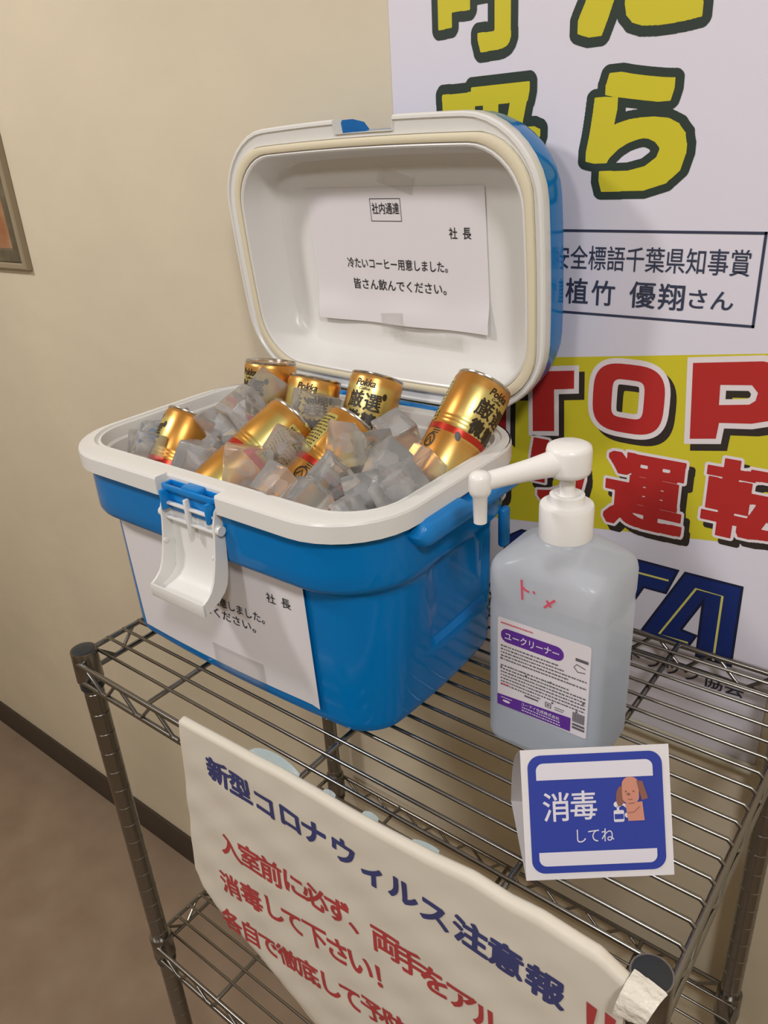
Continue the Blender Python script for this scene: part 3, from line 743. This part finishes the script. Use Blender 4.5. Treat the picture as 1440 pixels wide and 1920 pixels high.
# ================================================================== cans
def can_parts(root):
    H_, r = .104, .0265
    prof = [(.0, .002), (.0225, .002), (.0235, .0), (.0250, .0008), (.0254, .003), (.0262, .0045), (r, .006)]
    z = .010
    for zc in (.0530, .0565, .0600):
        prof += [(r, zc-.0016), (r-.0006, zc), (r, zc+.0016)]
    prof += [(r, .0980), (.0259, .1000), (.0252, .1015)]
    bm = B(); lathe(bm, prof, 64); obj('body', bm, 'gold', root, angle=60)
    bm = B(); lathe(bm, [(.0252, .1010), (.0258, .1018), (.0259, .1034), (.0253, .1040), (.0246, .1036), (.0243, .1010), (.0, .1006)], 64)
    o = obj('can_end', bm, 'silver', root, angle=40)
    bm = B(); box(bm, (0, -.006, .1018), (.014, .022, .0010), .0004); obj('pull_tab', bm, 'silver', o)
    bm = B(); lathe(bm, [(r+.00012, .0445), (r+.00012, .0505)], 64); 
    obj('red_band', bm, 'canred', root)
    def cyl(o_): return lambda u, v: Vector(((r+o_)*math.sin(u/r), -(r+o_)*math.cos(u/r), v))
    bm = B(); c = cyl(.00022); sb = (.0015, None)
    put(bm, fit(bold('Pokka', .030, .25), -.002, .0930, .0205, .0072), c, sb); put(bm, fit(bold('Coffee', .02, .25), -.002, .0872, .0115, .0028), c, sb)
    obj('brand_lettering', bm, 'canink', root, recalc=False); bm = B()
    put(bm, fit(bold('厳', .022), -.0090, .0765, .0172, .0170), c, sb); put(bm, fit(bold('選', .022), .0092, .0752, .0172, .0170), c, sb)
    put(bm, fit(bold('微', .040), -.0080, .0585, .0150, .0155), c, sb); put(bm, fit(bold('糖', .040), .0082, .0575, .0150, .0155), c, sb)
    obj('name_lettering', bm, 'canink', root, recalc=False); bm = B()
    put(bm, ell(.0195, .0830, .0024, .0034), c, sb); obj('round_emblem', bm, 'canink', root, recalc=False); bm = B()
    put(bm, ell(-.0195, .0440, .0026, .0042, rot=.5), cyl(.0004), sb)
    obj('bean_emblem', bm, 'canink', root, recalc=False); bm = B()
    ring = [(-.0430+.0050*math.cos(a), .0330+.0060*math.sin(a)) for a in [2*PI*q/24 for q in range(25)]]
    put(bm, stroke(ring, .0016), c, sb); put(bm, stroke([(-.0460, .030), (-.0430, .036), (-.0400, .030)], .0014), c, sb)
    for k in range(3): put(bm, rect(-.0440, .0405+.0022*k-.0006, -.0370+.001*(k % 2), .0405+.0022*k+.0004), c, sb)
    obj('ring_mark', bm, 'canink', root, recalc=False)
    bm = B(); put(bm, rrect(-.0730, .052, -.0500, .094, .002), cyl(.00015), sb); fp = obj('facts_panel', bm, 'canpale', root, recalc=False)
    bm = B(); rnd = random.Random(5)
    for k in range(11):
        z = .0905-.0034*k; x = -.0715
        while x < -.0525:
            w = rnd.uniform(.0008, .0022); put(bm, rect(x, z-.0009, min(x+w, -.0515), z+.0008), c); x += w+rnd.uniform(.0004, .0012)
    obj('fine_print', bm, 'canink', fp, recalc=False)
CANS = {'A': ([0.0948, 0.2023, 0.1597], [-0.0, 0.2079, 0.9781], -5, 'upright gold coffee can at the back left of the cooler, beside the lid'),
        'B': ([0.1519, 0.1865, 0.1542], [-0.0, 0.3987, 0.9171], 32, 'gold coffee can just right of the back left can, leaning back behind an ice cube'),
        'C': ([0.2048, 0.2123, 0.1569], [-0.0, 0.4695, 0.8829], 20, 'gold coffee can at the back middle of the cooler showing its large black characters'),
        'D': ([0.3186, 0.1858, 0.1837], [0.0995, 0.6912, 0.7158], 74, 'gold coffee can with a red band leaning over the right rim of the cooler'),
        'E': ([0.0486, 0.0811, 0.1385], [-0.0, 0.6691, 0.7431], -45, 'copper coloured coffee can half buried in ice at the left end of the cooler'),
        'F': ([0.1607, 0.0721, 0.1818], [0.2425, 0.8402, 0.4851], 206, 'gold coffee can lying in the middle of the ice with its fine print panel upward'),
        'G': ([0.2171, 0.1015, 0.1692], [0.1961, 0.8032, 0.5624], 112, 'gold coffee can lying under ice at the centre right with its red band showing')}
can0 = None
def copy_tree(o, parent=None):
    c = o.copy(); COL.objects.link(c); c.parent = parent
    for ch in list(o.children): copy_tree(ch, c)
    return c
for k, (bpos, axis, spin, lab) in CANS.items():
    ax = Vector(axis).normalized()
    q = Vector((0, 0, 1)).rotation_difference(ax).to_matrix() @ Matrix.Rotation(math.radians(spin), 3, 'Z')
    if can0 is None:
        can0 = thing('coffee_can', bpos, lab, 'can', 'gold coffee cans in the cooler', q); can_parts(can0); bpy.context.view_layer.update()
    else:
        c = copy_tree(can0); c.matrix_world = Matrix.Translation((bpos[0], bpos[1], bpos[2]+ZS)) @ q.to_4x4(); c['label'] = lab

# ================================================================== ice
def ice_mesh(seed, s):
    rnd = random.Random(seed); bm = B()
    bmesh.ops.create_cube(bm, size=s)
    for v in bm.verts:
        v.co.x *= rnd.uniform(.82, 1.12); v.co.y *= rnd.uniform(.78, 1.08); v.co.z *= rnd.uniform(.78, 1.08)
        v.co += Vector((rnd.uniform(-1, 1), rnd.uniform(-1, 1), rnd.uniform(-1, 1)))*s*.055
    bmesh.ops.bevel(bm, geom=bm.edges[:], offset=s*.09, segments=3, affect='EDGES', profile=.6)
    bmesh.ops.triangulate(bm, faces=[f for f in bm.faces if len(f.verts) > 4])
    bmesh.ops.subdivide_edges(bm, edges=[e for e in bm.edges if e.calc_length() > s*.3], cuts=2, use_grid_fill=True)
    for v in bm.verts:
        n = noise.noise(v.co*60+Vector((seed*3.1, 0, 0))); v.co += v.co.normalized()*n*s*.035
    return bm
ICE = [[0.0437, 0.0952, 0.2027, 31], [0.0176, 0.1513, 0.1987, 33], [0.1175, 0.0946, 0.2009, 33], [0.1103, 0.1189, 0.1991, 25.1], [0.0853, 0.1532, 0.2094, 35], [0.1171, 0.1612, 0.2293, 38], [0.1145, 0.1915, 0.2388, 31], [0.1778, 0.1941, 0.2295, 34.3], [0.2137, 0.1196, 0.2204, 30.4], [0.1971, 0.0857, 0.2128, 38], [0.2438, 0.0756, 0.2113, 29.0], [0.2719, 0.0804, 0.2023, 31.7], [0.2632, 0.14, 0.2278, 30.4], [0.2692, 0.1146, 0.2097, 30.4], [0.2718, 0.1651, 0.2114, 33.0], [0.3039, 0.1455, 0.2169, 31.7], [0.2658, 0.2075, 0.216, 31.7], [0.2982, 0.1182, 0.2009, 31.7], [0.3296, 0.1268, 0.2073, 35.6], [0.3251, 0.1664, 0.211, 30.4], [0.3108, 0.0859, 0.2004, 19.8], [0.2995, 0.143, 0.1866, 26.4], [0.2031, 0.1658, 0.1924, 23.8], [0.1151, 0.1421, 0.195, 23.8], [0.0009, 0.1346, 0.1945, 23.8], [0.2647, 0.1183, 0.1844, 22.4], [0.3255, 0.1508, 0.1931, 22.4]]
ILAB = ['leftmost ice cube against the front rim of the cooler, left of the latch', 'ice cube in the left corner of the cooler, touching the white left wall', 'reddish looking ice cube at the front rim just left of the latch', 'small ice cube tucked against the lower side of the copper coloured can', 'tall clear ice cube between the copper coloured can and the middle can', 'big clear ice cube behind the left end of the middle can', 'pointed ice cube in front of the back left can', 'large ice cube with a cloudy centre in front of the second back can', 'ice cube lying on the fine print panel of the middle can', 'rounded ice cube at the front rim, below the middle can', 'ice cube with a round cloudy spot right of the rounded front one', 'low flat ice cube against the middle of the front rim', 'square ice cube resting on top of the centre right can', 'dark looking ice cube just below the red band of the centre right can', 'largest white cloudy ice cube right of the centre right can', 'white ice cube leaning on the right side of the largest cloudy one', 'dull grey ice cube at the back between the two rear right cans', 'tall white slab of ice by the front right rim', 'broad ice cube with a raised edge along the right rim', 'pinkish ice cube against the lower end of the leaning right can', 'small ice chip at the foot of the tall white slab, by the front rim', 'ice cube sunk between the white slab and the largest cloudy cube', 'small ice cube sunk in the gap between the middle and centre right cans', 'ice cube sunk behind the reddish front one, near the middle can', 'ice cube low in the left corner, under the one touching the wall', 'small ice cube at the front between the low flat one and the slab', 'ice cube sunk under the broad cube along the right rim']
COREI = (0, 2, 7, 8, 9, 10, 12, 13, 14, 15, 17, 18)
for i, (x, y, z, s) in enumerate(ICE):
    rnd = random.Random(100+i)
    rot = Matrix.Rotation(rnd.uniform(-.7, .7), 3, 'X') @ Matrix.Rotation(rnd.uniform(-.7, .7), 3, 'Y') @ Matrix.Rotation(rnd.uniform(0, 1.6), 3, 'Z')
    m4 = Matrix.Translation((x, y, z+ZS)) @ rot.to_4x4()
    o = obj('ice_cube', ice_mesh(i+1, s*.001), 'ice', M4=m4, angle=180); tag(o, ILAB[i], 'ice cube', 'ice cubes in the cooler')
    if i in COREI:
        bm = B(); bmesh.ops.create_icosphere(bm, subdivisions=2, radius=s*.00024)
        for v in bm.verts: v.co += v.co.normalized()*noise.noise(v.co*150)*.003; v.co.z *= .8
        obj('cloudy_core', bm, 'icecore', o, angle=180)
FILL = [[0.0347, 0.1416, 0.1523], [0.1959, 0.0843, 0.1426], [0.1565, 0.1239, 0.1696], [0.0608, 0.1482, 0.1505], [0.1604, 0.1526, 0.185], [0.3145, 0.1469, 0.1651], [0.3192, 0.1372, 0.1404], [0.2835, 0.186, 0.1343], [0.2533, 0.0897, 0.1663], [0.128, 0.1004, 0.1642], [0.3023, 0.1212, 0.1613], [0.1275, 0.2231, 0.1633], [0.0796, 0.2407, 0.1722], [0.2305, 0.2385, 0.1446], [0.265, 0.1506, 0.1438], [0.0638, 0.2025, 0.1358], [0.2848, 0.1425, 0.1645], [0.0575, 0.2141, 0.1593], [0.1979, 0.2431, 0.1355], [0.2589, 0.1375, 0.1703], [0.2162, 0.1861, 0.185], [0.1353, 0.0964, 0.1338], [0.1003, 0.1642, 0.1721], [0.3102, 0.2051, 0.1334], [0.2216, 0.1488, 0.1558], [0.2326, 0.1903, 0.143], [0.1894, 0.1367, 0.1401], [0.0534, 0.1726, 0.1592], [0.1832, 0.1206, 0.1683], [0.135, 0.1292, 0.185], [0.1536, 0.1009, 0.1558], [0.2984, 0.1742, 0.1535], [0.3041, 0.2282, 0.1684], [0.2672, 0.2261, 0.1405], [0.1968, 0.1437, 0.1651], [0.1942, 0.1105, 0.1364], [0.075, 0.1727, 0.1431], [0.2145, 0.1383, 0.1303], [0.1071, 0.1458, 0.1351], [0.1195, 0.178, 0.185], [0.3243, 0.1086, 0.152], [0.2719, 0.0848, 0.1474], [0.0594, 0.222, 0.185], [0.1396, 0.2282, 0.1373], [0.2227, 0.1638, 0.1333], [0.2381, 0.1325, 0.1421], [0.2543, 0.1701, 0.1812], [0.1693, 0.1189, 0.1422], [0.2807, 0.1817, 0.185], [0.0164, 0.1433, 0.1721], [0.2401, 0.1687, 0.1583], [0.2905, 0.2152, 0.1489], [0.2411, 0.1964, 0.185], [0.169, 0.0846, 0.1408], [0.2796, 0.1935, 0.1604], [0.1278, 0.1476, 0.1554], [0.0417, 0.2374, 0.1718], [0.2905, 0.1553, 0.136], [0.1234, 0.2024, 0.1345], [0.1885, 0.1883, 0.185], [0.0237, 0.2229, 0.1482], [0.2798, 0.1266, 0.1433], [0.0605, 0.1892, 0.1796], [0.2781, 0.1044, 0.1657], [0.2933, 0.1032, 0.143], [0.2437, 0.2151, 0.1479], [0.2138, 0.1741, 0.1609], [0.1693, 0.1468, 0.1554], [0.0197, 0.2291, 0.185], [0.0878, 0.1272, 0.1325], [0.1821, 0.1644, 0.1743], [0.0827, 0.2362, 0.1458], [0.2624, 0.2214, 0.1792], [0.1888, 0.1767, 0.1512], [0.0752, 0.1666, 0.1816], [0.2962, 0.0816, 0.1588], [0.2585, 0.2481, 0.1538], [0.134, 0.1558, 0.1804], [0.2422, 0.0944, 0.1325], [0.274, 0.1672, 0.1631], [0.2526, 0.1932, 0.1608], [0.3226, 0.085, 0.1649], [0.1444, 0.1286, 0.1459], [0.303, 0.0997, 0.1776], [0.1617, 0.226, 0.1525], [0.2593, 0.1094, 0.1469], [0.1988, 0.0772, 0.185]]
for i, (x, y, z) in enumerate(FILL):
    rnd = random.Random(500+i)
    rot = Matrix.Rotation(rnd.uniform(-.8, .8), 3, 'X') @ Matrix.Rotation(rnd.uniform(-.8, .8), 3, 'Y')
    o = obj('ice_cube', ice_mesh(50+i, .029), 'ice', M4=Matrix.Translation((x, y, z+ZS)) @ rot.to_4x4(), angle=180)
    tag(o, 'clear ice cube down in the cooler, underneath the top ice and the cans', 'ice cube', 'ice cubes in the cooler')

# ================================================================== sanitizer bottle
BX, BY = .4565, .162
BO = thing('sanitizer_bottle', (BX, BY, CB), 'translucent pump bottle of hand sanitizer with a white and purple label, right of the cooler', 'bottle')
BW, BD_, BR = .096, .076, .014
def bl(w, d, r, z): return [Vector((x, y, z)) for x, y in rr(w, d, r)]
secs = [(.012, 0, .0), (.004, 0, .0012), (.001, 0, .004), (0, 0, .009), (0, 0, .04), (0, 0, .08), (0, 0, .130), (.0006, 0, .1345), (.0006, 0, .1375), (0, 0, .142), (0, 0, .160), (.001, .02, .1655)]
bm = B(); loops = []
for ins, f, z in secs: loops.append(bl(BW-2*ins, BD_-2*ins, max(BR-ins*.4, .003), z))
for z, f in ((.1690, .10), (.1730, .27), (.1770, .48), (.1805, .68), (.1835, .86), (.1850, .96)):
    w = BW+(.044-BW)*f; d = BD_+(.044-BD_)*f; r = BR+(.02199-BR)*f**.7; loops.append(bl(w, d, min(r, min(w, d)/2-.0001), z))
loops += [bl(.040, .040, .01995, .187), bl(.039, .039, .01945, .1885), bl(.038, .038, .01895, .196)]
loft(bm, loops); bt = obj('bottle_body', bm, 'bottle', BO, angle=50)
bm = B(); loops = [bl(BW-2*i_, BD_-2*i_, .011, z) for i_, z in ((.010, .0018), (.004, .0035), (.0022, .008), (.0022, .093), (.0026, .0935))]; loft(bm, loops); obj('liquid', bm, 'liquid', bt, angle=50)
fy = CY*0+BY-BD_/2
def bmap(o): return lambda u, v: Vector((u, fy-o, v))
bm = B(); put(bm, rrect(.4215, .0375, .4985, .1215, .002), bmap(.0004)); lb_ = obj('label', bm, 'label', BO, True)
bm = B(); put(bm, rrect(.4245, .1000, .4775, .1125, .006), bmap(.0007)); obj('purple_title_print', bm, 'purple', lb_, True); bm = B(); put(bm, ([(.4215, .0375), (.4855, .0390), (.4855, .0520), (.4215, .0480)], [(0, 1, 2, 3)]), bmap(.0007)); obj('purple_footer_print', bm, 'purple', lb_, True)
bm = B(); put(bm, fit(glyphs('ユークリーナー', .012), .4510, .1063, .0460, .0070), bmap(.001)); obj('title_lettering', bm, 'cardwhite', lb_, True); bm = B(); put(bm, fit(glyphs('ユーアイ化成株式会社', .01), .4600, .0470, .0330, .0034), bmap(.001))
rnd = random.Random(3)
for z in (.0437, .0410):
    x = .444
    while x < .477: w = rnd.uniform(.0008, .002); put(bm, rect(x, z-.0005, x+w, z+.0005), bmap(.001)); x += w+.0006
put(bm, rect(.4250, .0458, .4350, .0464), bmap(.001)); put(bm, ell(.4300, .0430, .0035, .0012), bmap(.001))
obj('footer_lettering', bm, 'cardwhite', lb_, True)
bm = B()
for k in range(13):
    z = .0960-.0031*k
    if k in (5,): continue
    x = .4245; xe = (.474, .478, .4965, .482, .4965, 0, .483, .4965, .4965, .4965, .4965, .4965, .460, .480, .4965)[k]
    while x < xe:
        w = rnd.uniform(.0008, .0026); put(bm, rect(x, z-.0006, min(x+w, xe), z+.0006), bmap(.0008)); x += w+rnd.uniform(.0004, .0010)
for x, z in ((.4250, .084), (.4250, .0755), (.4470, .0755), (.4680, .0780), (.4950, .0700), (.4700, .0595), (.4900, .0600)): put(bm, ell(x, z, .0009, .0009, 10), bmap(.0009))
for x in range(9): put(bm, rect(.4870+.0011*x, .0500, .4870+.0011*x+.0007, .0590), bmap(.0008))
for q in (rect(.487, .0465, .4970, .0485), rect(.487, .0435, .4970, .0455), rect(.4870, .1060, .4970, .1085)): put(bm, q, bmap(.0008))
put(bm, stroke([(.4950, .1010), (.4880, .1030), (.4860, .1000), (.4890, .0965), (.4950, .0975)], .0007), bmap(.0008))
for q in (rect(.4640, .0535, .4690, .0541), rect(.4640, .0575, .4690, .0581), rect(.4640, .0535, .4646, .0581), rect(.4684, .0535, .4690, .0581), rect(.4655, .0550, .4675, .0566)): put(bm, q, bmap(.0008))
put(bm, rect(.4460, .0552, .4580, .0566), bmap(.0008)); put(bm, rect(.4720, .0560, .4800, .0566), bmap(.0008)); put(bm, rect(.4720, .0540, .4790, .0546), bmap(.0008))
obj('black_print', bm, 'grey', lb_, True)
bm = B()
x = .4245
while x < .4520: w = rnd.uniform(.0008, .0018); put(bm, rect(x, .1165, x+w, .1178), bmap(.0008)); x += w+.0005
obj('red_print', bm, 'marker', lb_, True); bm = B(); put(bm, rect(.4250, .0590, .4320, .0600), bmap(.0009)); obj('red_print', bm, 'marker', lb_, True); bm = B()
for q, pts in enumerate(([(.4415, .1600), (.4420, .1505), (.4425, .1430)], [(.4424, .1540), (.4450, .1522), (.4480, .1515)], [(.4515, .1535), (.4525, .1515)], [(.4690, .1515), (.4650, .1475), (.4605, .1425)], [(.4625, .1495), (.4640, .1470), (.4660, .1445)])):
    put(bm, stroke(pts, .0018), bmap(.0006+.00012*q))
obj('handwriting', bm, 'marker', BO, True)
# pump
ax_ = (BX, BY)
bm = B(); lathe(bm, [(.0, .188), (.0196, .188), (.0199, .1892), (.0199, .2125), (.0192, .2140), (.0135, .2146), (.0131, .2175), (.0127, .2215), (.0105, .2225), (.0065, .2212), (0, .2210)], 48, (ax_[0], ax_[1], CB))
for k in range(48):
    pass
cp = obj('screw_cap', bm, 'pump', BO, True)
bm = B(); lathe(bm, [(0, .215), (.0056, .215), (.0056, .243), (0, .243)], 28, (ax_[0], ax_[1], CB)); obj('pump_stem', bm, 'pump', cp, True)
bm = B(); lathe(bm, [(0, .2375), (.0140, .2375), (.0160, .2395), (.0163, .2420), (.0163, .2560), (.0155, .2590), (.0125, .2605), (0, .2612)], 40, (ax_[0], ax_[1], CB))
hx = Vector((ax_[0], ax_[1], .2445)); tip = Vector((.4200, .1015, .2410)); dn = (tip-hx).normalized()
tube(bm, [hx, hx+dn*.012, hx+dn*.03, hx+dn*.05, tip], .006, 16, [.0105, .0098, .0080, .0070, .0066])
pv = obj('pump_head', bm, 'pump', cp, True, angle=50)
bm = B(); lathe(bm, [(0, .0085), (.0045, .0082), (.0070, .0066), (.0080, .0040), (.0080, -.0050), (.0072, -.0078), (.0052, -.0105), (.0047, -.0300), (.0034, -.0300), (.0034, -.0260), (0, -.0260)], 28, tip); obj('nozzle', bm, 'pump', pv, True, angle=50)

# ================================================================== tent card
P0 = Vector((.5071, .0168, -.0033)); ca = math.radians(38.0)
cu_, cn = Vector((math.cos(ca), math.sin(ca), 0)), Vector((-math.sin(ca), math.cos(ca), 0))
TC = thing('tent_card', P0+cu_*.05+cn*.03, 'folded white and blue tent card with a dog drawing before the pump bottle', 'card')
CW, CH, tl = .1000, .0895, math.radians(24)
def cmap(o): return lambda u, v: P0+cu_*u+cn*(v*math.sin(tl)-o*math.cos(tl))+Vector((0, 0, v*math.cos(tl)+o*math.sin(tl)))
bm = B(); prof = []
for k in range(9): prof.append((CH*k/8*math.sin(tl), CH*k/8*math.cos(tl)))
top = prof[-1]
for k in range(1, 13):
    f = k/12; prof.append((top[0]+(2*CH*math.sin(tl)*.98-top[0])*f+.010*math.sin(PI*f)*0+.012*math.sin(f*PI)*(1-f*.2), top[1]*(1-f)))
for k in range(1, 8):
    f = k/8; prof.append((prof[20][0]*(1-f), .0003))
vs = [[bm.verts.new(P0+cu_*u+cn*n_+Vector((0, 0, z_))) for n_, z_ in prof] for u in (0, CW)]
for i in range(len(prof)):
    j = (i+1) % len(prof); bm.faces.new((vs[0][i], vs[0][j], vs[1][j], vs[1][i]))
bmesh.ops.recalc_face_normals(bm, faces=bm.faces); bmesh.ops.solidify(bm, geom=bm.faces[:], thickness=.0003)
obj('folded_card', bm, 'paper', TC, True, angle=30, recalc=False)
k1 = CW/100
def cr(x0, y0, x1, y1, r, corners=(1, 1, 1, 1)): return rrect(x0*k1, y0*k1, x1*k1, y1*k1, r*k1, 8, corners)
bm = B(); put(bm, cr(4.5, 4.5, 95, 85.5, 9), cmap(.0004)); obj('blue_print', bm, 'cardblue', TC, True)
bm = B(); c2 = cmap(.0007)
put(bm, cr(10, 68.5, 88.5, 80, 5, (1, 1, 0, 0)), c2); put(bm, cr(9.5, 9.5, 89, 19, 5, (0, 0, 1, 1)), c2)
put(bm, fit(glyphs('消', .010), 22.5*k1, 50*k1, 18*k1, 20*k1), c2); put(bm, fit(glyphs('毒', .010), 41*k1, 50.5*k1, 18*k1, 20*k1), c2)
put(bm, fit(glyphs('してね', 0), 48*k1, 29.5*k1, 25*k1, 9*k1), c2)
put(bm, cr(61, 38, 68, 46, 1), c2); put(bm, ell(64*k1, 50*k1, .0028, .0022), c2); put(bm, rect(.0632, .046, .0648, .049), c2); put(bm, stroke([(.064, .0500), (.068, .0498), (.0700, .0480)], .0018), c2)
put(bm, ell(.0700, .0425, .0016, .0018), c2)
obj('white_print', bm, 'cardwhite', TC, True)
bm = B(); put(bm, ell(.0660, .0555, .0030, .0070, rot=-.1), cmap(.0008)); put(bm, ([(.0770, .0660), (.0810, .0655), (.0845, .0535), (.0800, .0525)], [(0, 1, 2, 3)]), cmap(.0012)); 
put(bm, ell(.0697, .0587, .0006, .0007, 10), cmap(.0012)); put(bm, ell(.0748, .0587, .0006, .0007, 10), cmap(.0012)); put(bm, ell(.0714, .0568, .0013, .0009, 12), cmap(.0012)); put(bm, stroke([(.0710, .0535), (.0724, .0529), (.0740, .0535)], .0006), cmap(.0012)); put(bm, stroke([(.0700, .0440), (.0745, .0445), (.0785, .0480)], .0005), cmap(.0012))
obj('dark_brown_print', bm, 'dogear', TC, True)
bm = B(); put(bm, rrect(.0672, .0500, .0785, .0685, .0050), cmap(.0010)); put(bm, ([(.0705, .0385), (.0815, .0385), (.0805, .0515), (.0690, .0505)], [(0, 1, 2, 3)]), cmap(.0010)); obj('dog_print', bm, 'dog', TC, True)
bm = B(); put(bm, rect(.0615, .0400, .0675, .0435), cmap(.0010)); obj('bottle_stripe_print', bm, 'cardblue', TC, True)
